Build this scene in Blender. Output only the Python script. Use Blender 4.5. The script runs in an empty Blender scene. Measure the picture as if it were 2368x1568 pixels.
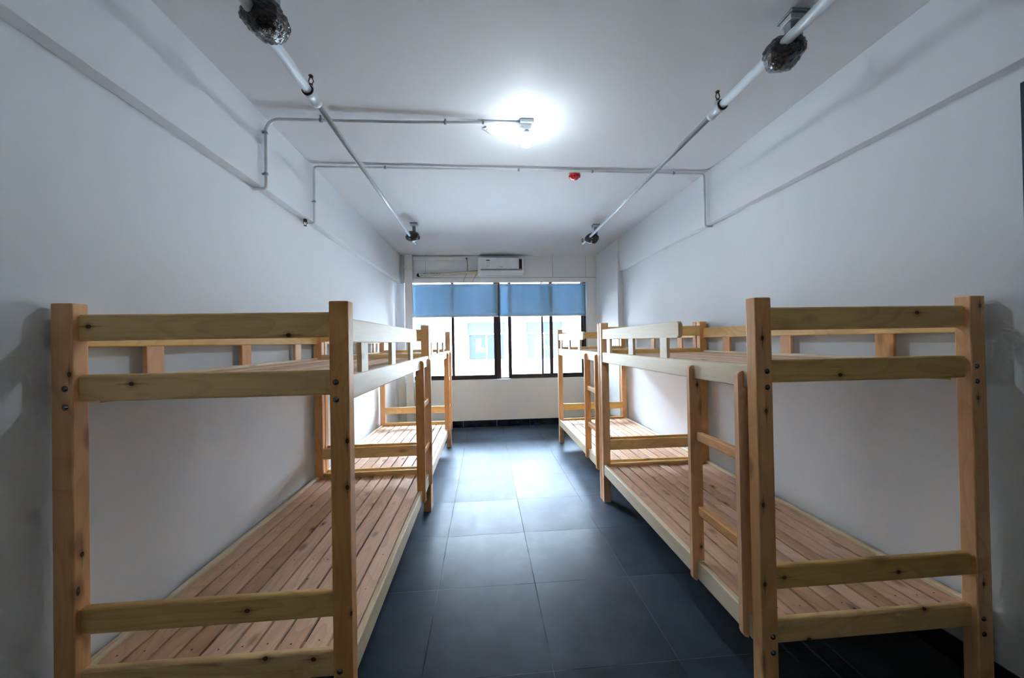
import bpy, bmesh, math, random
from mathutils import Vector, Matrix, noise
random.seed(7)
SC = bpy.context.scene
COL = SC.collection

# ------------------------------------------------------------------ helpers
def s2l(c):
    return tuple((x/255/12.92) if x/255 <= 0.04045 else ((x/255+0.055)/1.055)**2.4 for x in c) + (1.0,)

def link(name, bm, mat=None, parent=None, smooth=False, mats=None):
    me = bpy.data.meshes.new(name)
    bmesh.ops.recalc_face_normals(bm, faces=bm.faces)
    bm.to_mesh(me); bm.free()
    for m in (mats or [mat]):
        me.materials.append(m)
    if smooth:
        for p in me.polygons: p.use_smooth = True
    o = bpy.data.objects.new(name, me)
    COL.objects.link(o)
    if parent is not None: o.parent = parent
    return o

def thing(name, label, cat, loc=(0, 0, 0), rz=0.0, group=None):
    o = bpy.data.objects.new(name, None); COL.objects.link(o)
    o.empty_display_size = 0.1
    o.location = loc; o.rotation_euler = (0, 0, rz)
    return tag(o, label, cat, group)

def tag(o, label, cat, group=None):
    o['label'] = label; o['category'] = cat
    if group: o['group'] = group
    return o

def struct(name, bm, mat, parent=None, smooth=False, label=None):
    o = link(name, bm, mat, parent, smooth)
    if parent is None: o['kind'] = 'structure'
    if label: o['label'] = label
    return o

def box(bm, x0, x1, y0, y1, z0, z1, r=0.0, seg=2, mi=0):
    if x0 > x1: x0, x1 = x1, x0
    if y0 > y1: y0, y1 = y1, y0
    co = [(x0, y0, z0), (x1, y0, z0), (x1, y1, z0), (x0, y1, z0), (x0, y0, z1), (x1, y0, z1), (x1, y1, z1), (x0, y1, z1)]
    vs = [bm.verts.new(c) for c in co]
    fs = [bm.faces.new([vs[i] for i in f]) for f in ((0, 3, 2, 1), (4, 5, 6, 7), (0, 1, 5, 4), (1, 2, 6, 5), (2, 3, 7, 6), (3, 0, 4, 7))]
    for f in fs: f.material_index = mi
    if r > 0:
        es = list({e for f in fs for e in f.edges})
        bmesh.ops.bevel(bm, geom=es, offset=r, segments=seg, affect='EDGES', profile=0.5)
    return bm

def bx(x0, x1, y0, y1, z0, z1, r=0.0, seg=2):
    return box(bmesh.new(), x0, x1, y0, y1, z0, z1, r, seg)

def tube(bm, pts, r, n=14, cap=True):
    pts = [Vector(p) for p in pts]
    rings = []
    up0 = None
    for i, p in enumerate(pts):
        t = (pts[min(i+1, len(pts)-1)] - pts[max(i-1, 0)]).normalized()
        if up0 is None:
            up0 = Vector((0, 0, 1)) if abs(t.z) < 0.9 else Vector((1, 0, 0))
        a = t.cross(up0).normalized(); b = a.cross(t).normalized(); up0 = b
        rr = r[i] if isinstance(r, (list, tuple)) else r
        rings.append([bm.verts.new(p + (a*math.cos(2*math.pi*k/n) + b*math.sin(2*math.pi*k/n))*rr) for k in range(n)])
    for i in range(len(rings)-1):
        for k in range(n):
            bm.faces.new((rings[i][k], rings[i][(k+1) % n], rings[i+1][(k+1) % n], rings[i+1][k]))
    if cap:
        bm.faces.new(rings[0]); bm.faces.new(list(reversed(rings[-1])))
    return bm

def lathe(bm, prof, c, axis='z', n=24):
    """prof: list of (radius, height along axis)"""
    rings = []
    c = Vector(c)
    for r, h in prof:
        ring = []
        for k in range(n):
            a = 2*math.pi*k/n
            u, v = math.cos(a)*r, math.sin(a)*r
            d = {'z': (u, v, h), 'y': (u, h, v), 'x': (h, u, v)}[axis]
            ring.append(bm.verts.new(c + Vector(d)))
        rings.append(ring)
    for i in range(len(rings)-1):
        for k in range(n):
            bm.faces.new((rings[i][k], rings[i][(k+1) % n], rings[i+1][(k+1) % n], rings[i+1][k]))
    bm.faces.new(rings[0]); bm.faces.new(list(reversed(rings[-1])))
    return bm

def prism(bm, poly, axis, a0, a1, bev=0.0):
    """extrude 2-D polygon along axis; poly coords are the two other axes in xyz order"""
    def P(u, v, a):
        return {'x': (a, u, v), 'y': (u, a, v), 'z': (u, v, a)}[axis]
    A = [bm.verts.new(P(u, v, a0)) for u, v in poly]
    B = [bm.verts.new(P(u, v, a1)) for u, v in poly]
    n = len(poly)
    fa = bm.faces.new(A); fb = bm.faces.new(list(reversed(B)))
    for i in range(n):
        bm.faces.new((A[i], B[i], B[(i+1) % n], A[(i+1) % n]))
    if bev:
        es = list(fa.edges) + list(fb.edges)
        bmesh.ops.bevel(bm, geom=es, offset=bev, segments=2, affect='EDGES', profile=0.5)
    return bm

# ------------------------------------------------------------------ materials
class NT:
    def __init__(s, name):
        s.m = bpy.data.materials.new(name); s.m.use_nodes = True
        s.t = s.m.node_tree; s.t.nodes.clear()
        s.out = s.n('ShaderNodeOutputMaterial')
    def n(s, typ, **kw):
        nd = s.t.nodes.new(typ)
        for k, v in kw.items(): setattr(nd, k, v)
        return nd
    def set(s, sock, v):
        if isinstance(v, bpy.types.NodeSocket): s.t.links.new(v, sock)
        else: sock.default_value = v
    def math(s, op, a, b=None, c=None, clamp=False):
        nd = s.n('ShaderNodeMath', operation=op); nd.use_clamp = clamp
        s.set(nd.inputs[0], a)
        if b is not None: s.set(nd.inputs[1], b)
        if c is not None: s.set(nd.inputs[2], c)
        return nd.outputs[0]
    def vmath(s, op, a, b=None):
        nd = s.n('ShaderNodeVectorMath', operation=op)
        s.set(nd.inputs[0], a)
        if b is not None: s.set(nd.inputs[1], b)
        return nd.outputs['Value'] if op in ('LENGTH', 'DISTANCE', 'DOT_PRODUCT') else nd.outputs[0]
    def mix(s, f, a, b, blend='MIX'):
        nd = s.n('ShaderNodeMix', data_type='RGBA', blend_type=blend)
        s.set(nd.inputs[0], f); s.set(nd.inputs[6], a); s.set(nd.inputs[7], b)
        return nd.outputs[2]
    def ramp(s, v, lo, hi, a=0.0, b=1.0):
        nd = s.n('ShaderNodeMapRange', interpolation_type='SMOOTHSTEP')
        s.set(nd.inputs[0], v)
        for i, q in enumerate((lo, hi, a, b)): nd.inputs[i+1].default_value = q
        return nd.outputs[0]
    def noise(s, vec, scale=1.0, detail=2.0, rough=0.5, dist=0.0):
        nd = s.n('ShaderNodeTexNoise'); s.set(nd.inputs['Vector'], vec)
        nd.inputs['Scale'].default_value = scale; nd.inputs['Detail'].default_value = detail
        nd.inputs['Roughness'].default_value = rough; nd.inputs['Distortion'].default_value = dist
        return nd.outputs[0]
    def obj(s): return s.n('ShaderNodeTexCoord').outputs['Object']
    def scale(s, v, k):
        nd = s.n('ShaderNodeMapping'); s.set(nd.inputs[0], v); nd.inputs['Scale'].default_value = k
        return nd.outputs[0]
    def bump(s, h, strength=0.2, dist=0.002):
        nd = s.n('ShaderNodeBump'); nd.inputs['Strength'].default_value = strength; nd.inputs['Distance'].default_value = dist
        s.set(nd.inputs['Height'], h); return nd.outputs[0]
    def pbr(s, color, rough=0.5, metal=0.0, normal=None, spec=0.5, coat=0.0):
        p = s.n('ShaderNodeBsdfPrincipled')
        s.set(p.inputs['Base Color'], color); s.set(p.inputs['Roughness'], rough)
        p.inputs['Metallic'].default_value = metal
        p.inputs['Specular IOR Level'].default_value = spec
        p.inputs['Coat Weight'].default_value = coat
        if normal is not None: s.set(p.inputs['Normal'], normal)
        s.t.links.new(p.outputs[0], s.out.inputs[0]); return p

def plain(name, rgb, rough=0.5, metal=0.0, spec=0.5, coat=0.0, var=0.06, nscale=8.0):
    k = NT(name)
    f = k.noise(k.obj(), nscale, 1.0)
    c = s2l(rgb)
    d = tuple(x*(1-var*2) for x in c[:3]) + (1,)
    col = k.mix(f, d, tuple(min(1, x*(1+var)) for x in c[:3]) + (1,))
    k.pbr(col, rough, metal, None, spec, coat); return k.m

def wall_paint(name, rgb, bumpk=0.12):
    k = NT(name); o = k.obj()
    big = k.noise(o, 0.9, 1.0)
    c = s2l(rgb)
    col = k.mix(k.ramp(big, 0.3, 0.7), tuple(x*0.965 for x in c[:3])+(1,), c)
    k.pbr(col, 0.62, 0.0, None, 0.35); return k.m

def wood(name, axis, pale, dark, knots=True, islands=False, rough=0.42, hand=False, lk=0.22):
    k = NT(name); o = k.obj()
    rnd = k.n('ShaderNodeObjectInfo').outputs['Random']
    if islands:
        ri = k.n('ShaderNodeNewGeometry').outputs['Random Per Island']
        rnd = k.math('ADD', rnd, ri)
    offs = k.n('ShaderNodeCombineXYZ')
    k.set(offs.inputs[0], k.math('MULTIPLY', rnd, 17.3)); k.set(offs.inputs[1], k.math('MULTIPLY', rnd, 31.7)); k.set(offs.inputs[2], k.math('MULTIPLY', rnd, 23.1))
    p = k.vmath('ADD', o, offs.outputs[0])
    def st(al, ac):
        return k.scale(p, {'x': (al, ac, ac), 'y': (ac, al, ac), 'z': (ac, ac, al)}[axis])
    # growth rings: distance from a wandering pith line
    warp = k.noise(st(1.6, 5.0), 1.0, 0.0)
    cath = k.noise(st(2.6, 9.0), 1.0, 0.0)
    ringn = k.math('ADD', k.math('MULTIPLY', cath, 5.5), k.math('MULTIPLY', warp, 3.0))
    ring = k.math('FRACT', ringn)
    late = k.math('MULTIPLY', k.ramp(ring, 0.45, 0.97), k.ramp(ring, 1.0, 0.965))
    fib = k.noise(st(3.5, 170.0), 1.0, 1.0, 0.6)
    tone = k.noise(st(1.1, 14.0), 1.0, 0.0)
    A = s2l(pale); B = s2l(dark)
    col = k.mix(k.math('MULTIPLY', late, lk), A, B)
    col = k.mix(k.ramp(tone, 0.42, 0.75, 0.0, 0.35), col, tuple(a*0.55+b*0.45 for a, b in zip(A, B)))
    col = k.mix(k.ramp(fib, 0.35, 0.75, 0.0, 0.16), col, B)
    # board to board tone
    w = k.n('ShaderNodeTexWhiteNoise', noise_dimensions='1D'); k.set(w.inputs['W'], k.math('MULTIPLY', rnd, 91.0))
    hs = k.n('ShaderNodeHueSaturation'); k.set(hs.inputs['Color'], col)
    k.set(hs.inputs['Value'], k.math('MULTIPLY_ADD', w.outputs['Value'], 0.36 if islands else 0.16, 0.80 if islands else 0.92))
    k.set(hs.inputs['Saturation'], k.math('MULTIPLY_ADD', w.outputs['Value'], -0.25, 1.08 if islands else 1.12))
    col = hs.outputs[0]
    dk = s2l((36, 20, 12)); br = s2l((128, 74, 40))
    if knots:
        v = k.n('ShaderNodeTexVoronoi', feature='F1'); v.inputs['Scale'].default_value = 1.0
        k.set(v.inputs['Vector'], st(5.2 if islands else 4.2, 11.0))
        d = v.outputs['Distance']
        cs = k.n('ShaderNodeSeparateColor'); k.set(cs.inputs[0], v.outputs['Color'])
        on = k.ramp(cs.outputs[0], 0.62 if islands else 0.74, 0.65 if islands else 0.77)
        on2 = k.ramp(cs.outputs[1], 0.5, 0.55)
        stain = k.math('MULTIPLY', k.ramp(d, 0.30, 0.08), on)
        core = k.math('MULTIPLY', k.math('MULTIPLY', k.ramp(d, 0.085, 0.06), on), on2)
        col = k.mix(k.math('MULTIPLY', stain, 0.55), col, br)
        col = k.mix(k.math('MULTIPLY', core, 0.92), col, dk)
    if islands:   # nail heads and pin knots
        v2 = k.n('ShaderNodeTexVoronoi', feature='F1'); v2.inputs['Scale'].default_value = 1.0
        k.set(v2.inputs['Vector'], st(11.0, 17.0))
        c2 = k.n('ShaderNodeSeparateColor'); k.set(c2.inputs[0], v2.outputs['Color'])
        pin = k.math('MULTIPLY', k.ramp(v2.outputs['Distance'], 0.075, 0.05), k.ramp(c2.outputs[0], 0.62, 0.64))
        col = k.mix(k.math('MULTIPLY', pin, 0.9), col, dk)
    elif hand:    # hand placed knots of this member (custom properties of the object)
        for nm in ('knot_a', 'knot_b', 'knot_c', 'knot_d'):
            at = k.n('ShaderNodeAttribute', attribute_type='OBJECT', attribute_name=nm)
            dv = k.vmath('SUBTRACT', o, at.outputs['Vector'])
            core_v = k.scale(dv, {'x': (1/0.0105, 1/0.009, 1/0.009), 'y': (1/0.009, 1/0.0105, 1/0.009), 'z': (1/0.0075, 1/0.0075, 1/0.0105)}[axis])
            r = k.vmath('LENGTH', core_v)
            str_v = k.scale(dv, {'x': (1/0.075, 1/0.006, 1/0.0045), 'y': (1/0.006, 1/0.075, 1/0.0045), 'z': (1/0.005, 1/0.005, 1/0.07)}[axis])
            sr = k.vmath('LENGTH', str_v)
            halo = k.ramp(k.vmath('LENGTH', k.scale(core_v, (0.45, 0.45, 0.45))), 1.25, 0.3)
            col = k.mix(k.math('MULTIPLY', halo, 0.4), col, br)
            col = k.mix(k.ramp(sr, 1.0, 0.2, 0.0, 0.55), col, br)
            col = k.mix(k.ramp(r, 1.0, 0.75, 0.0, 0.88), col, dk)
            col = k.mix(k.ramp(r, 0.5, 0.3, 0.0, 0.6), col, br)
    k.pbr(col, rough, 0.0, None, 0.4)
    return k.m

M = {}
M['wall'] = wall_paint('white_wall_paint', (229, 234, 240))
M['ceil'] = wall_paint('white_ceiling_paint', (224, 226, 230), 0.06)
PALE_Y, DARK_Y = (246, 206, 134), (200, 138, 70)
PALE_P, DARK_P = (246, 192, 136), (204, 128, 74)
for a in 'xyz':
    M['rail_'+a] = wood('pine_rail_'+a, a, PALE_Y, DARK_Y)
    M['post_'+a] = wood('pine_post_'+a, a, PALE_P, DARK_P)
M['rail_x_hand'] = wood('pine_rail_knotted', 'x', PALE_Y, DARK_Y, hand=True)
M['post_z_hand'] = wood('pine_post_knotted', 'z', PALE_P, DARK_P, hand=True)
M['deck'] = wood('cedar_slats', 'y', (236, 194, 160), (166, 108, 76), True, True, 0.55)
M['side'] = wood('pine_side_rail', 'y', (238, 222, 190), (206, 166, 116), lk=0.10)
M['chrome'] = plain('dull_steel', (120, 124, 128), 0.22, 1.0)
M['whitemetal'] = plain('white_painted_steel', (196, 205, 213), 0.38, 0.0, 0.5, 0.15)
M['conduit'] = plain('grey_white_conduit', (222, 225, 228), 0.5)
M['greymetal'] = plain('galvanised_grey_steel', (150, 160, 168), 0.45, 0.3)
M['plastic'] = plain('white_plastic', (225, 230, 235), 0.35, 0, 0.5, 0.1)
M['blackplastic'] = plain('black_gloss_panel', (16, 22, 32), 0.15)
M['darkframe'] = plain('dark_brown_aluminium', (52, 44, 48), 0.42, 0.25)
M['blackgap'] = plain('dark_seam', (88, 88, 96), 0.8)
M['seamgrey'] = plain('grey_seam', (132, 138, 146), 0.6)
M['nail'] = plain('dark_nail_heads', (44, 32, 26), 0.5)
M['rubber'] = plain('black_rubber', (12, 12, 13), 0.5)
M['red'] = plain('red_plastic_cover', (222, 16, 14), 0.25, 0, 0.5, 0.3)
M['brass'] = plain('tarnished_brass', (112, 84, 62), 0.3, 1.0)
M['doorblue'] = plain('dark_blue_door', (14, 30, 52), 0.55)
M['frontwall'] = plain('pale_end_wall_paint', (232, 222, 206), 0.8)  # pale tint picked for the fill light it throws back at the beds
M['cord'] = plain('grey_brown_cord', (92, 86, 88), 0.6)
M['frame_far'] = plain('white_far_frame', (214, 214, 214), 0.7)
M['concrete'] = plain('white_render', (158, 158, 157), 0.8, 0, 0.3, 0, 0.03)
M['shutter'] = plain('pale_blue_shutter_box', (38, 42, 47), 0.8, 0, .05)
M['farglass'] = plain('blue_reflecting_pane', (30, 36, 44), 0.6, 0, .05)
M['farglass2'] = plain('grey_reflecting_pane', (37, 40, 45), 0.6, 0, .05)
M['farpaper'] = plain('white_paper_in_pane', (230, 232, 234), 0.7)  # white colour standing in for a reflection in the glass
M['ground'] = plain('pale_paving', (150, 150, 148), 0.85)
M['sticker_yellow'] = plain('sticker_yellow', (206, 196, 40), 0.4)
M['sticker_pink'] = plain('sticker_pink', (232, 120, 150), 0.4)
M['sticker_green'] = plain('sticker_lime', (150, 190, 30), 0.4)
M['labelblue'] = plain('label_blue', (18, 58, 92), 0.4)
M['labelwhite'] = plain('label_white', (226, 238, 246), 0.4)
M['ink'] = plain('label_ink', (70, 92, 112), 0.5)

def floor_mat():
    k = NT('slate_floor_tiles'); o = k.obj()
    ts, tx, ty = 0.6074, 0.2943, 2.8665
    sp = k.n('ShaderNodeSeparateXYZ'); k.set(sp.inputs[0], o)
    u = k.math('DIVIDE', k.math('SUBTRACT', sp.outputs[0], tx), ts)
    v = k.math('DIVIDE', k.math('SUBTRACT', sp.outputs[1], ty), ts)
    def edge(w):
        f = k.math('FRACT', w); return k.math('MULTIPLY', k.math('MINIMUM', f, k.math('SUBTRACT', 1.0, f)), ts)
    de = k.math('MINIMUM', edge(u), edge(v))
    grout = k.ramp(de, 0.0020, 0.0011)
    cell = k.n('ShaderNodeCombineXYZ')
    k.set(cell.inputs[0], k.math('FLOOR', u)); k.set(cell.inputs[1], k.math('FLOOR', v))
    wn = k.n('ShaderNodeTexWhiteNoise', noise_dimensions='3D'); k.set(wn.inputs['Vector'], cell.outputs[0])
    big = k.noise(o, 3.2, 3.0, 0.6); cloud = k.noise(k.scale(o, (1.0, 0.35, 1.0)), 11.0, 2.0)
    col = k.mix(k.ramp(big, 0.32, 0.72), s2l((46, 55, 66)), s2l((60, 70, 82)))
    col = k.mix(k.math('MULTIPLY', wn.outputs['Value'], 0.35), col, s2l((78, 88, 102)))
    gc = k.noise(o, 1.7, 2.0)
    col = k.mix(grout, col, k.mix(k.ramp(gc, 0.42, 0.58), s2l((40, 42, 46)), s2l((104, 108, 114))))
    scr = k.n('ShaderNodeTexVoronoi', feature='F1'); scr.inputs['Scale'].default_value = 1.0
    k.set(scr.inputs['Vector'], k.scale(o, (9.0, 5.0, 1.0)))
    cc = k.n('ShaderNodeSeparateColor'); k.set(cc.inputs[0], scr.outputs['Color'])
    speck = k.math('MULTIPLY', k.ramp(scr.outputs['Distance'], 0.045, 0.02), k.ramp(cc.outputs[0], 0.86, 0.88))
    col = k.mix(speck, col, s2l((22, 22, 26)))
    ro = k.math('MULTIPLY_ADD', cloud, 0.12, 0.36)
    ro = k.math('ADD', ro, k.math('MULTIPLY', k.math('SUBTRACT', wn.outputs['Value'], 0.5), 0.10))
    ro = k.math('MAXIMUM', ro, k.math('MULTIPLY', grout, 0.95))
    # each tile lies at a slightly different tilt
    wc = k.n('ShaderNodeTexWhiteNoise', noise_dimensions='3D'); k.set(wc.inputs['Vector'], k.vmath('ADD', cell.outputs[0], (5.5, 3.1, 0.7)))
    sub = k.vmath('SUBTRACT', wc.outputs['Color'], (0.5, 0.5, 0.5))
    tilt = k.scale(sub, (0.018, 0.018, 0.0))
    bmp = k.n('ShaderNodeBump'); bmp.inputs['Strength'].default_value = 0.25; bmp.inputs['Distance'].default_value = 0.002
    k.set(bmp.inputs['Height'], k.math('SUBTRACT', k.math('MULTIPLY', cloud, 0.35), grout))
    nrm = k.vmath('NORMALIZE', k.vmath('ADD', bmp.outputs[0], tilt))
    p = k.pbr(col, ro, 0.0, nrm, 0.5)
    k.set(p.inputs['Specular IOR Level'], k.math('MULTIPLY_ADD', grout, -0.13, 0.15)); return k.m
M['floor'] = floor_mat()

def base_mat():
    k = NT('black_skirting_tile'); o = k.obj()
    f = k.noise(o, 6.0, 3.0)
    k.pbr(k.mix(f, s2l((12, 20, 36)), s2l((22, 32, 50))), 0.25); return k.m
M['base'] = base_mat()

def blind_mat():
    k = NT('blue_blind_fabric'); o = k.obj()
    wv = k.noise(k.scale(o, (2.2, 1.0, 0.35)), 2.0, 2.0)
    thread = k.noise(k.scale(o, (600.0, 1.0, 40.0)), 1.0, 1.0)
    c = k.mix(k.ramp(wv, 0.3, 0.75), s2l((150, 184, 206)), s2l((162, 194, 216)))
    c = k.mix(k.math('MULTIPLY', thread, 0.12), c, s2l((126, 168, 198)))
    d = k.n('ShaderNodeBsdfDiffuse'); k.set(d.inputs[0], c); 
    t = k.n('ShaderNodeBsdfTranslucent'); k.set(t.inputs[0], c)
    m = k.n('ShaderNodeMixShader'); m.inputs[0].default_value = BLIND_T
    k.t.links.new(d.outputs[0], m.inputs[1]); k.t.links.new(t.outputs[0], m.inputs[2])
    k.t.links.new(m.outputs[0], k.out.inputs[0]); return k.m
BLIND_T = 0.18
M['blind'] = blind_mat()

def glass_mat():
    k = NT('clear_window_glass')
    tr = k.n('ShaderNodeBsdfTransparent'); tr.inputs[0].default_value = (0.93, 0.96, 0.98, 1)
    gl = k.n('ShaderNodeBsdfGlossy'); gl.inputs['Roughness'].default_value = 0.01
    fr = k.n('ShaderNodeFresnel'); fr.inputs[0].default_value = 1.45
    m = k.n('ShaderNodeMixShader'); k.set(m.inputs[0], fr.outputs[0])
    k.t.links.new(tr.outputs[0], m.inputs[1]); k.t.links.new(gl.outputs[0], m.inputs[2])
    k.t.links.new(m.outputs[0], k.out.inputs[0]); return k.m
M['glass'] = glass_mat()

def wrap_mat():
    k = NT('black_plastic_wrap'); o = k.obj()
    f = k.noise(o, 28.0, 4.0, 0.6, 1.2); g = k.noise(o, 60.0, 2.0, 0.5, 2.0)
    col = k.mix(k.ramp(f, 0.5, 0.8), s2l((7, 8, 11)), s2l((34, 38, 46)))
    k.pbr(col, 0.16, 0.0, k.bump(k.math('ADD', f, k.math('MULTIPLY', g, 0.4)), 0.9, 0.012), 0.6, 0.6); return k.m
M['wrap'] = wrap_mat()

def bulb_mat():
    k = NT('lit_bulb_diffuser')
    e = k.n('ShaderNodeEmission'); e.inputs[0].default_value = BULB_C + (1,); 
    g = k.n('ShaderNodeNewGeometry'); sz = k.n('ShaderNodeSeparateXYZ'); k.set(sz.inputs[0], g.outputs['Normal'])
    k.set(e.inputs[1], k.math('MULTIPLY', k.math('MULTIPLY_ADD', k.math('MAXIMUM', k.math('MULTIPLY', sz.outputs[2], -1.0), 0.0), 2.3, 0.26), BULB_E))
    k.t.links.new(e.outputs[0], k.out.inputs[0]); return k.m

def lagging_mat():
    k = NT('cream_pipe_wrap'); o = k.obj()
    f = k.noise(k.scale(o, (70.0, 70.0, 160.0)), 1.0, 2.0)
    sp = k.n('ShaderNodeSeparateXYZ'); k.set(sp.inputs[0], o)
    side = k.ramp(sp.outputs[0], -0.62, -0.85)
    m = k.math('MULTIPLY', k.ramp(f, 0.52, 0.56), side)
    col = k.mix(k.ramp(sp.outputs[0], -0.5, -0.1), s2l((205, 198, 178)), s2l((214, 206, 150)))
    k.pbr(k.mix(m, col, s2l((58, 70, 48))), 0.5); return k.m
M['lag'] = lagging_mat()

# ------------------------------------------------------------------ light strengths
EXPO = 2.65
BULB_C = (0.80, 0.92, 1.0); BULB_E = 37.0
SUN_E = 5.0
WORLD_E = 21.0
M['bulb'] = bulb_mat()

# ------------------------------------------------------------------ room shell
XL, XR, YF, YB, ZC = -1.545, 2.18, 6.515, 0.3, 3.11
YH = -1.3      # unseen room end behind the camera, set close to bounce light onto bed fronts
struct('floor', bx(XL-.15, XR+.15, YH-.15, YF+.24, -.1, 0), M['floor'])
struct('ceiling', bx(XL-.15, XR+.15, YB, YF+.24, ZC, ZC+.15), M['ceil'])
struct('wall_left', bx(XL-.15, XL, YB, YF+.24, 0, ZC), M['wall'])
struct('wall_right', bx(XR, XR+.15, YB, YF+.24, 0, ZC), M['wall'])
bm = bmesh.new()
box(bm, XL-.15, XL, YH, YB, 0, ZC); box(bm, XR, XR+.15, YH, YB, 0, ZC)
box(bm, XL-.15, XR+.15, YH-.15, YH, 0, ZC); box(bm, XL-.15, XR+.15, YH-.15, YB, ZC, ZC+.15)
struct('wall_front', bm, M['frontwall'])
WX0, WX1, WZ0, WZ1 = -1.415, 1.922, 0.856, 2.622
PX0, PZ1, YP = -1.53, 2.76, YF+.02       # the window reaches into a pocket behind the wall face at the left and at the top
bm = bmesh.new()
box(bm, XL, WX0, YF, YP, 0, ZC); box(bm, WX1, XR, YF, YP, 0, ZC); box(bm, WX0, WX1, YF, YP, 0, WZ0); box(bm, WX0, WX1, YF, YP, WZ1, ZC)
box(bm, XL, PX0, YP, YF+.24, 0, ZC); box(bm, WX1, XR, YP, YF+.24, 0, ZC)
box(bm, PX0, WX1, YP, YF+.24, 0, WZ0); box(bm, PX0, WX1, YP, YF+.24, PZ1, ZC)
struct('wall_back', bm, M['wall'])
# long ceiling beams along both walls, the corner column, wall panel over the window
struct('trim_1', bx(XL, -1.476, YB, YF, 2.612, ZC, .004), M['wall'])
struct('trim_2', bx(2.12, XR, YB, 5.44, 2.612, ZC, .004), M['wall'])
struct('trim_3', bx(2.095, XR, 5.44, YF, 0, ZC, .004), M['wall'])
struct('trim_4', bx(-1.476, WX0, YF-.018, YF, 2.612, ZC, .002), M['wall'])
# dark seams of the board above the window
bm = bmesh.new()
box(bm, -1.235, 2.095, YF-.004, YF, 2.709, 2.7135)
prism(bm, [(1.2835, 2.7135), (1.2875, 2.7135), (1.272, ZC), (1.268, ZC)], 'y', YF-.004, YF)
box(bm, -1.042, -1.0395, YF-.004, YF, 2.78, 3.02)
box(bm, 1.905, 1.908, YF-.004, YF, 2.7135, ZC)
struct('trim_5', bm, M['blackgap'])
bm = bmesh.new()
box(bm, 1.266, 1.269, YF-.16, YF, ZC-.002, ZC); box(bm, -1.012, -1.010, YF-.14, YF, ZC-.002, ZC)
struct('trim_6', bm, M['blackgap'])
# skirting tiles
def skirting(name, horiz, a0, a1, c, sgn):
    bm = bmesh.new(); t = .012; w = .6074
    n0 = math.floor((a0-.2)/w)
    a = n0*w + .2 - w
    while a < a1:
        s0, s1 = max(a+.0015, a0), min(a+w-.0015, a1)
        if s1-s0 > .01:
            if horiz: box(bm, s0, s1, c, c+sgn*t, 0, .116, .002, 1)
            else: box(bm, c, c+sgn*t, s0, s1, 0, .116, .002, 1)
        a += w
    struct(name, bm, M['base'])
skirting('baseboard_back', True, XL+.014, 2.083, YF, -1)
skirting('baseboard_left', False, YB, YF-.001, XL, 1)
skirting('baseboard_right', False, YB, 5.43, XR, -1)

# door in the right wall beside the camera
dm = struct('door_1', bx(XR-.02, XR, .34, 1.262, 0, 2.54, .003), M['doorblue'])
lathe_b = bmesh.new(); tube(lathe_b, [(XR-.02, .42, 1.02), (XR-.06, .42, 1.02), (XR-.06, .52, 1.02)], .009)
struct('door_handle', lathe_b, M['chrome'], dm, True)

# ------------------------------------------------------------------ window
FY = 6.56
bm = bmesh.new()
box(bm, PX0, PX0+.03, FY, FY+.11, WZ0, PZ1, .002, 1); box(bm, 1.862, WX1-.018, FY, FY+.11, WZ0, PZ1, .002, 1)
box(bm, PX0+.03, 1.862, FY, FY+.11, WZ0, WZ0+.024, .002, 1); box(bm, PX0+.03, 1.862, FY, FY+.11, PZ1-.03, PZ1, .002, 1)
box(bm, .222, .300, FY-.004, FY+.11, WZ0+.02, PZ1-.025, .002, 1)
win = struct('window_1', bm, M['darkframe'])
win['label'] = 'wide dark framed sliding window in the far wall'
bm = bx(WX1-.018, WX1, FY, FY+.11, WZ0, PZ1); struct('window_jamb', bm, M['wall'], win)
def sash(x0, x1, y, stile=.05, z0=None, z1=None):
    z0 = WZ0+.024 if z0 is None else z0; z1 = PZ1-.03 if z1 is None else z1
    bm = bmesh.new()
    box(bm, x0, x0+stile, y, y+.03, z0, z1, .002, 1); box(bm, x1-stile, x1, y, y+.03, z0, z1, .002, 1)
    box(bm, x0+stile, x1-stile, y, y+.03, z0, z0+.052, .002, 1); box(bm, x0+stile, x1-stile, y, y+.03, z1-.045, z1, .002, 1)
    s = struct('window_sash', bm, M['darkframe'], win)
    struct('window_pane', bx(x0+stile, x1-stile, y+.012, y+.017, z0+.052, z1-.045), M['glass'], s)
    return s
sash(PX0+.03, -.545, FY+.055, .045)
sash(-.596, .222, FY+.005, .048)
sash(.438, 1.273, FY+.005, .062)
sash(1.064, 1.862, FY+.055, .036)

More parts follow.
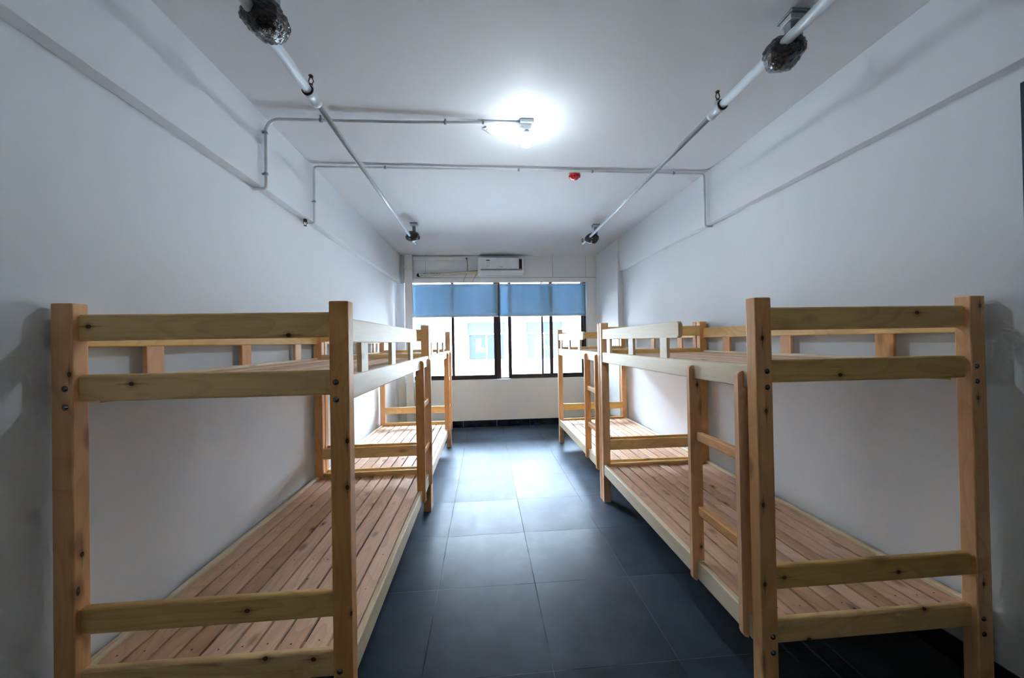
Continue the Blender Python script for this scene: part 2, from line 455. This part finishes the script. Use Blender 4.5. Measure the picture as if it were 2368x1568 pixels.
# roller blinds hang in the opening in front of the panes
for (x0, x1, lb) in ((-1.30, .262, 'blue roller blind covering the upper left half of the window'), (.290, 1.898, 'blue roller blind covering the upper right half of the window')):
    t = thing('roller_blind', lb, 'blind', ((x0+x1)/2, 6.535, 1.988), 0, 'blue roller blinds at the window')
    hw = (x1-x0)/2
    # gently rippled cloth sheet with thickness
    bm = bmesh.new(); nx, nz = 40, 10; F = []; B = []
    for j in range(nz+1):
        for i in range(nx+1):
            x = -hw+.004 + (2*hw-.008)*i/nx; z = .03 + .575*j/nz
            y = .0035*math.sin(i*.55+x0)*(1-j/nz)
            F.append(bm.verts.new((x, y-.0012, z))); B.append(bm.verts.new((x, y+.0012, z)))
    W = nx+1
    for j in range(nz):
        for i in range(nx):
            a = j*W+i
            bm.faces.new((F[a], F[a+1], F[a+W+1], F[a+W])); bm.faces.new((B[a+W], B[a+W+1], B[a+1], B[a]))
    for j in range(nz):
        for i in (0, nx):
            a = j*W+i; bm.faces.new((F[a], F[a+W], B[a+W], B[a]))
    for i in range(nx):
        for j in (0, nz):
            a = j*W+i; bm.faces.new((F[a], F[a+1], B[a+1], B[a]))
    link('fabric', bm, M['blind'], t, True)
    bm = bmesh.new(); tube(bm, [(-hw, .0, .605), (hw, .0, .605)], .011, 12); link('roller_tube', bm, M['plastic'], t, True)
    link('bottom_bar', bx(-hw, hw, -.007, .007, .008, .030, .003), M['plastic'], t)
    for sx in (-1, 1):
        link('bracket', bx(sx*(hw-.012), sx*hw, -.018, .018, .590, .621, .002), M['plastic'], t)

# ------------------------------------------------------------------ white box pipe by the window and its collar
t = thing('downpipe', 'white square downpipe standing left of the blinds, floor to ceiling', 'pipe', (-1.32, 6.44, 0))
link('pipe_body', bx(-.066, .066, -.05, .065, 0, ZC, .006), M['plastic'], t)
for z in (2.86, .84):
    link('collar', bx(-.072, .072, -.056, .070, z, z+.035, .004), M['plastic'], t)

# ------------------------------------------------------------------ air conditioner
t = thing('air_conditioner', 'white wall mounted air conditioner above the blue blinds', 'air conditioner', (.315, YF, 2.735))
bm = bmesh.new()
prof = [(0, .012), (-.10, 0), (-.165, .03), (-.195, .075), (-.203, .12), (-.203, .285), (-.19, .303), (0, .303)]
prism(bm, prof, 'x', -.412, .412, .008)
link('body', bm, M['plastic'], t)
link('front_panel', bx(-.385, .318, -.2085, -.203, .098, .296, .003), M['plastic'], t)
link('display_panel', bx(.321, .374, -.2085, -.203, .098, .272, .002), M['blackplastic'], t, False)['label'] = 'black display strip'
bm = bmesh.new()
prism(bm, [(-.196, .074), (-.2005, .090), (-.2040, .0925), (-.2040, .0945), (-.2, .0945)], 'x', -.36, .38)
link('seam', bm, M['seamgrey'], t)
bm = bmesh.new()
prism(bm, [(-.17, .028), (-.1755, .0275), (-.1995, .068), (-.194, .072)], 'x', -.36, .36, .001)
fl = link('air_flap', bm, M['plastic'], t)
lab = link('rating_label', bx(-.264, -.197, -.2095, -.2085, .144, .255), M['labelwhite'], t)
lab['label'] = 'blue and white energy label'
link('label_band', bx(-.264, -.197, -.2102, -.2095, .238, .255), M['labelblue'], lab)
bm = bmesh.new()
for (u0, u1, w0, w1) in ((-.252, -.250, .168, .228), (-.247, -.238, .205, .222), (-.224, -.216, .207, .222), (-.213, -.205, .207, .222),
                         (-.244, -.239, .172, .190), (-.224, -.217, .176, .190), (-.213, -.206, .176, .190), (-.203, -.201, .174, .190), (-.260, -.202, .144, .150)):
    box(bm, u0, u1, -.2101, -.2095, w0, w1)
link('label_print', bm, M['ink'], lab)
link('logo', bx(-.022, .033, -.2092, -.2085, .124, .129), M['ink'], t)

# refrigerant line from the unit to the wall hole
t = thing('refrigerant_pipe', 'cream lagged pipe running from the air conditioner to the wall hole', 'pipe', (0, 0, 0))
bm = bmesh.new(); pts = []
for i in range(25):
    u = i/24; x = -.10 - 1.045*u
    z = 2.806 - .048*(u**.75) + .004*math.sin(u*9)
    pts.append((x, 6.463, z))
rr = [.027 - .009*(i/24) for i in range(25)]
tube(bm, pts, rr, 12); link('lagging', bm, M['lag'], t, True)
bm = bmesh.new(); tube(bm, [(-1.148, 6.463, 2.758), (-1.158, 6.475, 2.757), (-1.165, 6.5, 2.757), (-1.165, YF+.002, 2.757)], [.022, .030, .032, .032], 14)
link('rubber_grommet', bm, M['rubber'], t, True)

# trunking with socket and cords
t = thing('cable_trunking', 'flat white cable trunking under the ceiling left of the air conditioner', 'trunking', (0, 0, 0))
link('trunking_body', bx(-1.252, -.262, YF-.035, YF, 3.018, 3.09, .004), M['plastic'], t)
link('socket', bx(-.345, -.255, YF-.045, YF-.035, 3.018, 3.09, .004), M['plastic'], t)
bm = bmesh.new()
lathe(bm, [(.012, 0), (.016, .006), (.011, .02)], (-.298, YF-.066, 3.048), 'y', 12); link('plug', bm, M['brass'], t, True)
bm = bmesh.new(); tube(bm, [(-.298, YF-.06, 3.045), (-.286, YF-.05, 2.99), (-.280, YF-.045, 2.92), (-.282, YF-.045, 2.85), (-.295, YF-.03, 2.80)], .0042, 8)
c = link('power_cord', bm, M['cord'], None, True); tag(c, 'thin dark power cord hanging from the trunking socket', 'cord')
for pts, lb in (([(-.292, 6.50, 2.792), (-.325, 6.505, 2.74), (-.336, 6.508, 2.72), (-.352, 6.51, 2.68), (-.366, 6.505, 2.622)], 'thin cord hanging from the pipe to the left blind, nearer the wall hole'),
                ([(-.118, 6.50, 2.786), (-.165, 6.505, 2.70), (-.185, 6.508, 2.67), (-.205, 6.505, 2.622)], 'thin cord running from the air conditioner corner down to the left blind')):
    bm = bmesh.new(); tube(bm, pts, .003, 8); tag(link('thin_cord', bm, M['cord'], None, True), lb, 'cord', 'thin cords under the air conditioner')

# ------------------------------------------------------------------ ceiling lamp, conduits, detector
t = thing('ceiling_lamp', 'lit white bulb in a holder on the middle of the ceiling', 'lamp', (.325, 2.53, ZC))
link('base_plate', bx(-.047, .047, -.045, .045, -.026, 0, .005), M['plastic'], t)
bm = bmesh.new(); prism(bm, [(-.036, -.026), (.036, -.026), (.026, -.062), (-.026, -.062)], 'y', -.028, .028, .004)
link('lamp_holder', bm, M['plastic'], t)
link('side_clip', bx(-.047, -.030, -.03, -.006, -.062, -.026, .002), M['plastic'], t)
bm = bmesh.new(); lathe(bm, [(.014, -.058), (.017, -.066), (.022, -.074), (.034, -.086), (.040, -.094)], (0, 0, 0), 'z', 24)
link('bulb_neck', bm, M['plastic'], t, True)
bm = bmesh.new()
lathe(bm, [(.0405, -.0935), (.0445, -.104), (.0455, -.118), (.0450, -.132), (.0430, -.146), (.038, -.159), (.029, -.170), (.017, -.1775), (.005, -.180)], (0, 0, 0), 'z', 28)
link('bulb', bm, M['bulb'], t, True)

def arc(c, a0, a1, r, axis, n=8):
    out = []
    for i in range(n+1):
        a = a0+(a1-a0)*i/n
        out.append((c[0]+r*math.cos(a), c[1], c[2]+r*math.sin(a)))
    return out
def clip(parent, p, along, r, base):
    """saddle ring around the conduit plus a foot to the surface it is fixed to"""
    bm = bmesh.new()
    d = {'x': Vector((.008, 0, 0)), 'z': Vector((0, 0, .008))}[along]
    p = Vector(p); tube(bm, [p-d, p+d], r*1.28, 12)
    tube(bm, [p, Vector(base)], .006, 8)
    link('conduit_clip', bm, M['greymetal'], parent, True)
# conduit to the lamp
cy = 2.525
t = thing('conduit', 'white conduit with a rounded bend running to the ceiling bulb', 'conduit', (0, 0, 0), 0, 'electrical conduits on the ceiling')
bm = bmesh.new()
pts = [(-1.535, cy, 2.600), (-1.49, cy, 2.597), (-1.466, cy, 2.600), (-1.457, cy, 2.612), (-1.455, cy, 2.64), (-1.455, cy, 2.80)]
pts += [(-1.455, cy, 2.96)] + arc((-1.365, cy, 2.985), math.pi, math.pi/2, .09, 'y') + [(-1.0, cy, 3.077), (-.6, cy, 3.080), (-.25, cy, 3.087), (0, cy, 3.096), (.279, cy, 3.098)]
tube(bm, pts, .0105, 12); link('conduit_tube', bm, M['conduit'], t, True)
for p, a, b in (((-1.455, cy, 3.0-.02), 'z', (-1.477, cy, 2.98)), ((-1.455, cy, 2.70), 'z', (-1.477, cy, 2.70)), ((-1.095, cy, 3.0765), 'x', (-1.095, cy, ZC)), ((-.25, cy, 3.087), 'x', (-.25, cy, ZC)), ((.02, cy, 3.0965), 'x', (.02, cy, ZC))):
    clip(t, p, a, .0105, b)
# conduit across the whole ceiling
cy = 3.215
t = thing('conduit', 'thin white conduit crossing the whole ceiling beside the red detector', 'conduit', (0, 0, 0), 0, 'electrical conduits on the ceiling')
bm = bmesh.new()
pts = [(-1.535, cy, 2.598), (-1.48, cy, 2.596), (-1.463, cy, 2.600), (-1.457, cy, 2.612), (-1.456, cy, 2.66), (-1.456, cy, 3.05)]
pts += arc((-1.428, cy, 3.063), math.pi, math.pi/2, .028, 'y', 5) + [(-.9, cy, 3.0935), (-.3, cy, 3.095), (.4, cy, 3.096), (1.2, cy, 3.096), (2.06, cy, 3.094)]
pts += arc((2.072, cy, 3.066), math.pi/2, 0, .028, 'y', 5) + [(2.100, cy, 2.9), (2.100, cy, 2.64), (2.101, cy, 2.612), (2.108, cy, 2.600), (2.125, cy, 2.596), (2.172, cy, 2.598)]
tube(bm, pts, .0095, 12); link('conduit_tube', bm, M['conduit'], t, True)
for p, a, b in (((-1.456, cy, 2.785), 'z', (-1.477, cy, 2.785)), ((-.85, cy, 3.0935), 'x', (-.85, cy, ZC)), ((.335, cy, 3.096), 'x', (.335, cy, ZC)), ((1.02, cy, 3.096), 'x', (1.02, cy, ZC)), ((1.80, cy, 3.0945), 'x', (1.80, cy, ZC))):
    clip(t, p, a, .0095, b)
# small sprinkler hook under the left beam
bm = bmesh.new()
lathe(bm, [(.014, 0), (.016, -.02), (.010, -.024)], (-1.508, 3.16, 2.612), 'z', 12)
tube(bm, [(-1.520, 3.16, 2.592), (-1.525, 3.16, 2.575), (-1.508, 3.16, 2.555), (-1.491, 3.16, 2.575), (-1.496, 3.16, 2.592)], .003, 8)
lathe(bm, [(.012, -.055), (.014, -.0585), (.004, -.060)], (-1.508, 3.16, 2.612), 'z', 12)
tag(link('sidewall_sprinkler', bm, M['brass'], None, True), 'small brass sprinkler hanging under the left beam by the conduit end', 'sprinkler')
# red detector
t = thing('smoke_detector', 'red covered smoke detector on the ceiling beside the long conduit', 'smoke detector', (.873, 3.30, ZC))
bm = bmesh.new(); lathe(bm, [(.052, 0), (.054, -.006), (.050, -.012)], (0, 0, 0), 'z', 24); link('base', bm, M['plastic'], t, True)
bm = bmesh.new(); lathe(bm, [(.050, -.011), (.058, -.018), (.056, -.026), (.044, -.040), (.030, -.050), (.012, -.054)], (0, 0, 0), 'z', 24)
for v in bm.verts:
    v.co += Vector((noise.noise(v.co*30), noise.noise(v.co*30+Vector((5, 0, 0))), 0))*.004
link('dust_cover', bm, M['red'], t, True)
bm = bmesh.new()
for i in range(6):
    a = math.pi + math.pi*(i+.5)/6
    d = Vector((math.cos(a), math.sin(a), 0))
    p = d*.051 + Vector((0, 0, -.034))
    tube(bm, [p-d*.004, p+d*.003], .006, 8)
link('vent_slot', bm, M['rubber'], t, True)
# small white cover stuck on the ceiling left of the bulb
bm = bmesh.new(); box(bm, -.018, .018, -.052, .052, -.010, 0, .004)
box(bm, -.007, .007, -.030, .018, -.014, -.010, .002)
o = link('cable_clip', bm, M['plastic'], None); o.location = (.062, 2.637, ZC); o.rotation_euler = (0, 0, -.72)
tag(o, 'small white plastic clip stuck on the ceiling left of the bulb', 'clip')

# ------------------------------------------------------------------ sprinkler pipes, hangers
def wrap_blob(seed, sx, sy, sz):
    bm = bmesh.new(); bmesh.ops.create_icosphere(bm, subdivisions=5, radius=1.0)
    off = Vector((seed*3.1, seed*1.7, seed*5.3))
    for v in bm.verts:
        n = v.co.normalized()
        k = 1 + .16*noise.noise(n*1.6+off) + .10*abs(noise.noise(n*4.2+off)) + .05*noise.noise(n*9+off) - .05*abs(noise.noise(Vector((n.x*3, n.y*3, n.z*14))+off))
        k *= 1 - .10*max(0, n.z)
        v.co = Vector((n.x*sx, n.y*sy, n.z*sz))*k
    return bm
def upright(bm, x, y, z, h=.07):
    lathe(bm, [(.010, 0), (.010, .018), (.006, .022)], (x, y, z), 'z', 10)
    tube(bm, [(x-.006, y, z+.02), (x-.013, y, z+.035), (x-.006, y, z+h-.012)], .003, 6)
    tube(bm, [(x+.006, y, z+.02), (x+.013, y, z+.035), (x+.006, y, z+h-.012)], .003, 6)
    lathe(bm, [(.007, h-.014), (.013, h-.006), (.012, h-.003)], (x, y, z), 'z', 12)
PZ = 2.93
for (px, yend, hx, hyN, hyF, side) in ((-.940, 5.10, -.897, 1.60, 4.756, 'left'), (1.440, 5.07, 1.538, 1.626, 4.749, 'right')):
    t = thing('sprinkler_pipe', 'long white sprinkler pipe under the ceiling on the %s side' % side, 'pipe', (px, 0, PZ), 0, 'sprinkler pipes under the ceiling')
    bm = bmesh.new(); tube(bm, [(0, YB+.01, 0), (0, 2.03, 0)], .0235, 20); link('thick_pipe', bm, M['whitemetal'], t, True)
    bm = bmesh.new(); tube(bm, [(0, 2.12, 0), (0, yend, 0)], .0165, 18); link('thin_pipe', bm, M['whitemetal'], t, True)
    bm = bmesh.new(); lathe(bm, [(.0285, 2.015), (.0305, 2.02), (.0305, 2.045), (.027, 2.055), (.027, 2.10), (.029, 2.105), (.029, 2.125), (.018, 2.135)], (0, 0, 0), 'y', 20)
    tube(bm, [(0, 2.055, .0), (0, 2.055, .045)], .017, 14)
    cp = link('tee_coupling', bm, M['whitemetal'], t, True)
    bm = bmesh.new(); lathe(bm, [(.0285, 2.008), (.0312, 2.010), (.0312, 2.016), (.0285, 2.018)], (0, 0, 0), 'y', 20); link('sealing_ring', bm, M['rubber'], cp, True)
    bm = bmesh.new(); upright(bm, 0, 2.055, .042); link('sprinkler_head', bm, M['brass'], t, True)
    bm = bmesh.new(); lathe(bm, [(.017, yend-.03), (.0215, yend-.028), (.0215, yend+.006), (.017, yend+.01)], (0, 0, 0), 'y', 18)
    tube(bm, [(0, yend-.01, .0), (0, yend-.01, .03)], .012, 12); link('end_elbow', bm, M['whitemetal'], t, True)
    bm = bmesh.new(); upright(bm, 0, yend-.01, .028, .055); link('sprinkler_head', bm, M['brass'], t, True)
    for hy, where in ((hyN, 'near end'), (hyF, 'window end')):
        g = thing('pipe_hanger', 'ceiling hanger wrapped in black plastic on the %s pipe, %s' % (side, where), 'hanger', (hx, hy, ZC), 0, 'black wrapped hangers on the pipes')
        link('ceiling_plate', bx(-.047, .047, -.047, .047, -.012, 0, .002), M['greymetal'], g)
        link('mount_block', bx(-.042, .042, -.036, .036, -.040, -.012, .004), M['whitemetal'], g)
        bm = bmesh.new(); w = .020 if hy > 3 else .032
        box(bm, -w, -w+.012, -.02, .02, -.15, -.040, .001, 1); box(bm, w-.012, w, -.02, .02, -.15, -.040, .001, 1); box(bm, -w+.012, w-.012, .012, .016, -.15, -.040)
        link('strut', bm, M['greymetal'], g)
        bm = wrap_blob(hy+px, .088, .085, .074)
        o = link('plastic_wrap', bm, M['wrap'], g, True); o.location = (px-hx+.022 if side == 'left' else px-hx+.042, .0, PZ-ZC+(-.004 if side == 'right' else .012))
        o['label'] = 'crumpled black plastic wrap'

# ------------------------------------------------------------------ bunk beds
BL = 1.985
def rail_box(x0, x1, y0, y1, z0, z1, r=.008):
    return bx(x0, x1, y0, y1, z0, z1, r, 3)

def make_bed(label, loc, W, rz, dz=0.0, knots=None, sticker=None, seed=0):
    rnd = random.Random(seed)
    t = thing('bunk_bed', label, 'bunk bed', loc, rz, 'pine bunk beds along the walls')
    knots = knots or {}
    ca, sa = math.cos(-rz), math.sin(-rz)
    def loc_of(p):
        x, y = p[0]-loc[0], p[1]-loc[1]
        return (x*ca-y*sa, x*sa+y*ca, p[2])
    def kn(o, key):
        for nm, p in zip(('knot_a', 'knot_b', 'knot_c', 'knot_d'), knots.get(key, ())):
            o[nm] = [float(q) for q in loc_of(p)]
        if key in knots:
            o.data.materials[0] = M[{'pine_rail_x': 'rail_x_hand', 'pine_post_z': 'post_z_hand'}[o.data.materials[0].name]]
        return o
    h, hl = W/2, BL/2
    near = -1 if abs(rz) < .1 else 1     # local y side that looks at the camera
    aisle = 1
    # posts with bolt heads
    for sx in (-1, 1):
        for sy in (-1, 1):
            x0, x1 = (h-.07, h) if sx > 0 else (-h, -h+.07)
            y0, y1 = (hl-.055, hl) if sy > 0 else (-hl, -hl+.055)
            p = link('post', bx(x0, x1, y0, y1, 0, 1.70, .005, 3), M['post_z'], t)
            kn(p, ('post', sx, sy == near))
            xb = sx*(h-.046)
            for z in ((1.397, 1.332, .327+dz*.4, .262+dz*.4) if sy == near else ()):
                bm = bmesh.new()
                yf = sy*hl
                pr = [(.0105, -.001), (.0110, .001), (.0085, .0016), (.0070, .0045), (.0035, .0062)]
                lathe(bm, [(r, sy*q) for r, q in pr], (xb, yf, z), 'y', 16)
                link('bolt', bm, M['chrome'], p, True)
    # end rails
    for sy in (-1, 1):
        y0, y1 = sorted((sy*(hl-.022), sy*(hl-.052)))
        for key, z0, z1 in (('top', 1.565, 1.661), ('upper', 1.346, 1.443), ('guard', .511+dz, .608+dz), ('lower', .289+dz, .387+dz)):
            o = link('end_rail', rail_box(-h+.058, h-.058, y0, y1, z0, z1, .009), M['rail_x'], t)
            if sy == near: kn(o, key)
    # side rails
    ye = hl-.048
    for sx in (-1, 1):
        xo, xi = sx*(h-.006), sx*(h-.036)
        for z0, z1 in ((1.324, 1.420), (.267+dz*.4, .363+dz*.4)):
            r = link('side_rail', rail_box(*sorted((xo, xi)), -ye, ye, z0, z1, .006), M['side'], t)
            if sx == -1 and z0 > 1 and sticker:
                ys = near*(hl-.155)
                st = link('sticker', bx(-h+.036, -h+.0372, ys-.03, ys+.09 if near < 0 else ys+.06, 1.327, 1.40), M['sticker_yellow' if sticker == 'yellow' else 'sticker_green'], r)
                st['label'] = '%s sticker' % sticker
                if sticker == 'yellow':
                    link('sticker_band', bx(-h+.0372, -h+.0376, ys-.03, ys+.09, 1.327, 1.338), M['sticker_pink'], st)
    # guards: full length at the wall, part length over the aisle, ladder end left open
    xg0, xg1 = h-.034, h-.008
    y_free = -hl+1.39
    rr = .018
    def rounded(y0, y1, z0, z1):
        pts = [(y0, z0), (y1-rr, z0)]
        pts += [(y1-rr+rr*math.sin(a), z0+rr-rr*math.cos(a)) for a in [math.pi/2*i/5 for i in range(1, 6)]]
        pts += [(y1-rr+rr*math.cos(a), z1-rr+rr*math.sin(a)) for a in [math.pi/2*i/5 for i in range(0, 5)]]
        pts += [(y1-rr, z1), (y0, z1)]
        return pts
    bm = bmesh.new(); prism(bm, rounded(-ye, y_free, 1.543, 1.637), 'x', xg0, xg1, .005)
    link('guard_board', bm, M['side'], t)
    link('guard_board', rail_box(-xg1, -xg0, -ye, ye, 1.543, 1.637, .006), M['rail_y'], t)
    for off in (.172, .665, 1.165):
        link('baluster', bx(xg0+.004, xg1-.002, -hl+off, -hl+off+.088, 1.412, 1.548, .003), M['side'], t)
    for off in (.326, .948, 1.572):
        link('baluster', bx(-xg1+.002, -xg0-.004, -hl+off, -hl+off+.088, 1.412, 1.548, .003), M['post_z'], t)
    # slatted decks
    for zt, nm in ((1.405, 'upper_deck'), (.345+dz*.4, 'lower_deck')):
        bm = bmesh.new()
        xa, xb = -h+.040, h-.046
        n = 10; ws = [1+rnd.uniform(-.13, .13) for _ in range(n)]; gaps = [rnd.choice((.009, .011, .012, .014)) for _ in range(n)]
        sc = (xb-xa-sum(gaps[:-1]))/sum(ws); x = xa
        for i in range(n):
            w = ws[i]*sc
            short = .058
            e0, e1 = -hl+short+rnd.uniform(0, .002), hl-short-rnd.uniform(0, .002)
            box(bm, x, x+w, e0, e1, zt-.018, zt, .0025, 2)
            for yy in (-.86, -.3, .3, .86):      # nail heads over the battens
                for fx in ((.3, .7) if w > .094 else (.5,)):
                    if rnd.random() < .12: continue
                    nx, ny = x+w*(fx+rnd.uniform(-.06, .06)), yy+rnd.uniform(-.012, .012)
                    c = [bm.verts.new((nx+.0036*math.cos(q*math.pi/4), ny+.0036*math.sin(q*math.pi/4), zt+.0004)) for q in range(8)]
                    bm.faces.new(c).material_index = 1
            x += w+gaps[i]
        link('slatted_'+nm, bm, None, t, False, [M['deck'], M['nail']])
        for yy in (-.86, -.3, .3, .86):
            link('cross_batten', bx(-h+.036, h-.036, yy-.02, yy+.02, zt-.050, zt-.0182, .002, 1), M['rail_x'], t)
    # ladder hooked on both aisle rails at the +y end
    xo, xi, xr = h+.021, h-.045, h-.006
    zt, zn, zl, zb = 1.394, 1.3235, .3635+dz*.4, .262+dz*.4
    R = .022
    poly = [(xi, zl), (xi, zn), (xr+.0005, zn), (xr+.0005, zt)]
    poly += [(xo-R+R*math.sin(a), zt-R+R*math.cos(a)) for a in [math.pi/2*i/6 for i in range(0, 7)]]
    poly += [(xo-R+R*math.cos(a), zb+R-R*math.sin(a)) for a in [math.pi/2*i/6 for i in range(0, 7)]]
    poly += [(xr+.0005, zb), (xr+.0005, zl)]
    for off in (.081, .447):
        bm = bmesh.new(); prism(bm, poly, 'y', hl-off-.025, hl-off, .0025)
        o = link('ladder_stile', bm, M['post_z'], t)
        if off > .3: kn(o, 'stile')
    for z in (1.022, .634):
        link('ladder_rung', rail_box(h-.030, h+.002, hl-.4225, hl-.1055, z-.0235, z+.0235, .007), M['post_y'], t)
    return t

kL = {'top': [(-1.421, 1.396, 1.617), (-.732, 1.396, 1.575)], 'upper': [(-1.279, 1.396, 1.407)], 'guard': [(-.89, 1.396, .559)],
      'lower': [(-.829, 1.396, .378), (-.657, 1.396, .361)], ('post', 1, True): [(-.516, 1.374, 1.177), (-.518, 1.374, 1.005), (-.508, 1.374, .536)],
      ('post', -1, True): [(-1.462, 1.374, 1.448), (-1.452, 1.40, .80)]}
kR = {'top': [(1.858, 1.394, 1.631)], 'upper': [(1.494, 1.394, 1.372)], 'guard': [(1.222, 1.394, .539), (1.74, 1.394, .528)],
      'lower': [(1.859, 1.394, .362), (1.325, 1.394, .276)], ('post', 1, True): [(1.131, 1.372, 1.533), (1.141, 1.372, 1.236), (1.118, 1.372, .533), (1.119, 1.372, .854)],
      ('post', -1, True): [(2.126, 1.372, 1.656), (2.106, 1.372, 1.261), (2.109, 1.372, .467)], 'stile': [(1.13, 1.82, .43), (1.125, 1.82, 1.29)]}
xL, wL = (-1.5222-.5076)/2, 1.0146
xR, wR = (1.1022+2.1508)/2, 1.0486
make_bed('pine bunk bed along the left wall, the nearer one, tall posts in the left foreground', (xL, 1.374+BL/2, 0), wL, 0, 0, kL, 'yellow', 3)
make_bed('pine bunk bed along the left wall, the farther one next to the window', (xL, 3.368+BL/2, 0), wL, 0, 0, None, None, 5)
make_bed('pine bunk bed along the right wall, the nearer one with ladder in the foreground', (xR, 1.372+BL/2, 0), wR, math.pi, -.021, kR, 'lime', 8)
make_bed('pine bunk bed along the right wall, the farther one next to the window', (xR, 3.368+BL/2, 0), wR, math.pi, -.021, None, None, 11)

# ------------------------------------------------------------------ outside
FYO = 14.0
t = thing('building', 'bright white building seen through the window', 'building', (0, FYO, 0))
wins = [(-4.75+.0, -3.3), (-2.95, -2.247) , (-.651, .80), (1.659, 3.11), (4.0, 5.45)]
wins = [(-2.95-2.31*i, -1.5-2.31*i) for i in ()] + [(-6.0, -4.55), (-3.70, -2.247), (-.651, .80), (1.659, 3.11), (4.0, 5.45)]
z0w, z1w = .81, 2.30
bm = bmesh.new(); xs = [-9.0] + [v for w in wins for v in w] + [9.5]
for i in range(0, len(xs), 2):
    box(bm, xs[i], xs[i+1], 0, .35, -3.2, 5.0)
for a, b in wins:
    box(bm, a, b, 0, .35, -3.2, z0w); box(bm, a, b, 0, .35, z1w, 5.0)
link('facade', bm, M['concrete'], t)
for i, (a, b) in enumerate(wins):
    bm = bmesh.new()
    box(bm, a, b, .10, .15, z0w, z0w+.04); box(bm, a, b, .08, .15, 1.83, 1.875); box(bm, a, a+.04, .10, .15, z0w+.04, 1.83); box(bm, b-.04, b, .10, .15, z0w+.04, 1.83)
    mx = a+.726; box(bm, mx-.025, mx+.025, .10, .15, z0w+.04, 1.83)
    f = link('window', bm, M['frame_far'], t)
    link('shutter_box', bx(a, b, .07, .15, 1.875, z1w), M['shutter'], f)
    link('pane', bx(a+.04, mx-.025, .12, .13, z0w+.04, 1.83), M['farglass' if i == 2 else 'farglass2'], f)
    link('pane', bx(mx+.025, b-.04, .12, .13, z0w+.04, 1.83), M['farglass' if i == 2 else 'farglass2'], f)
    if i == 2:
        bm = bmesh.new(); box(bm, -.33, -.14, .115, .12, 1.15, 1.66); box(bm, -.14, .0, .115, .12, 1.15, 1.31)  # reflection in the pane, built as thin white L-shaped plates
        link('paper', bm, M['farpaper'], f)
struct('wall_outside', bx(-14, 14, -1, YF+.24, ZC+.16, 26), M['concrete'])   # unseen block added over the room to keep sky light off the facade
struct('ground', bx(-30, 30, YF+.3, 40, -3.3, -3.2), M['ground'])

# ------------------------------------------------------------------ light
sun = bpy.data.lights.new('sun', 'SUN'); sun.energy = SUN_E; sun.angle = math.radians(.6); sun.color = (.96, .98, 1.0)
so = bpy.data.objects.new('sun', sun); COL.objects.link(so)
so.rotation_euler = Vector((.35, .45, -1.0)).to_track_quat('-Z', 'Y').to_euler()
so.location = (0, -5, 9)
w = bpy.data.worlds.new('daylight'); SC.world = w; w.use_nodes = True
nt = w.node_tree; bg = nt.nodes['Background']
tc = nt.nodes.new('ShaderNodeTexCoord'); sep = nt.nodes.new('ShaderNodeSeparateXYZ'); cr = nt.nodes.new('ShaderNodeValToRGB')
nt.links.new(tc.outputs['Generated'], sep.inputs[0]); nt.links.new(sep.outputs[2], cr.inputs[0])
cr.color_ramp.elements[0].position = 0.0; cr.color_ramp.elements[0].color = (.90, .95, 1.0, 1)
cr.color_ramp.elements[1].position = .8; cr.color_ramp.elements[1].color = (.52, .74, 1.0, 1)
nt.links.new(cr.outputs[0], bg.inputs[0]); bg.inputs[1].default_value = WORLD_E

# ------------------------------------------------------------------ camera
F = 824.2575
yaw, pitch, roll, hgt = .0771, .0073, -.0173, 1.5365
cy_, sy_ = math.cos(yaw), math.sin(yaw); cp_, sp_ = math.cos(pitch), math.sin(pitch); cr_, sr_ = math.cos(roll), math.sin(roll)
fw = Vector((sy_*cp_, cy_*cp_, sp_)); r0 = Vector((cy_, -sy_, 0)); u0 = r0.cross(fw)
Rv = cr_*r0 + sr_*u0; Uv = -sr_*r0 + cr_*u0
cam = bpy.data.cameras.new('camera'); co = bpy.data.objects.new('camera', cam); COL.objects.link(co)
cam.sensor_fit = 'HORIZONTAL'; cam.sensor_width = 36.0; cam.lens = F/2368*36.0; cam.clip_start = .02; cam.clip_end = 200
m = Matrix((Rv, Uv, -fw)).transposed().to_4x4(); m.translation = (0, 0, hgt)
co.matrix_world = m
SC.camera = co

SC.view_settings.view_transform = 'Standard'; SC.view_settings.look = 'None'
SC.view_settings.exposure = EXPO; SC.view_settings.gamma = 1.0
SC.view_settings.use_curve_mapping = False
SC.cycles.use_denoising = True
SC.cycles.max_bounces = 6; SC.cycles.diffuse_bounces = 4; SC.cycles.glossy_bounces = 3; SC.cycles.transparent_max_bounces = 8
SC.cycles.use_adaptive_sampling = True; SC.cycles.adaptive_threshold = 0.03
SC.cycles.caustics_reflective = False; SC.cycles.caustics_refractive = False
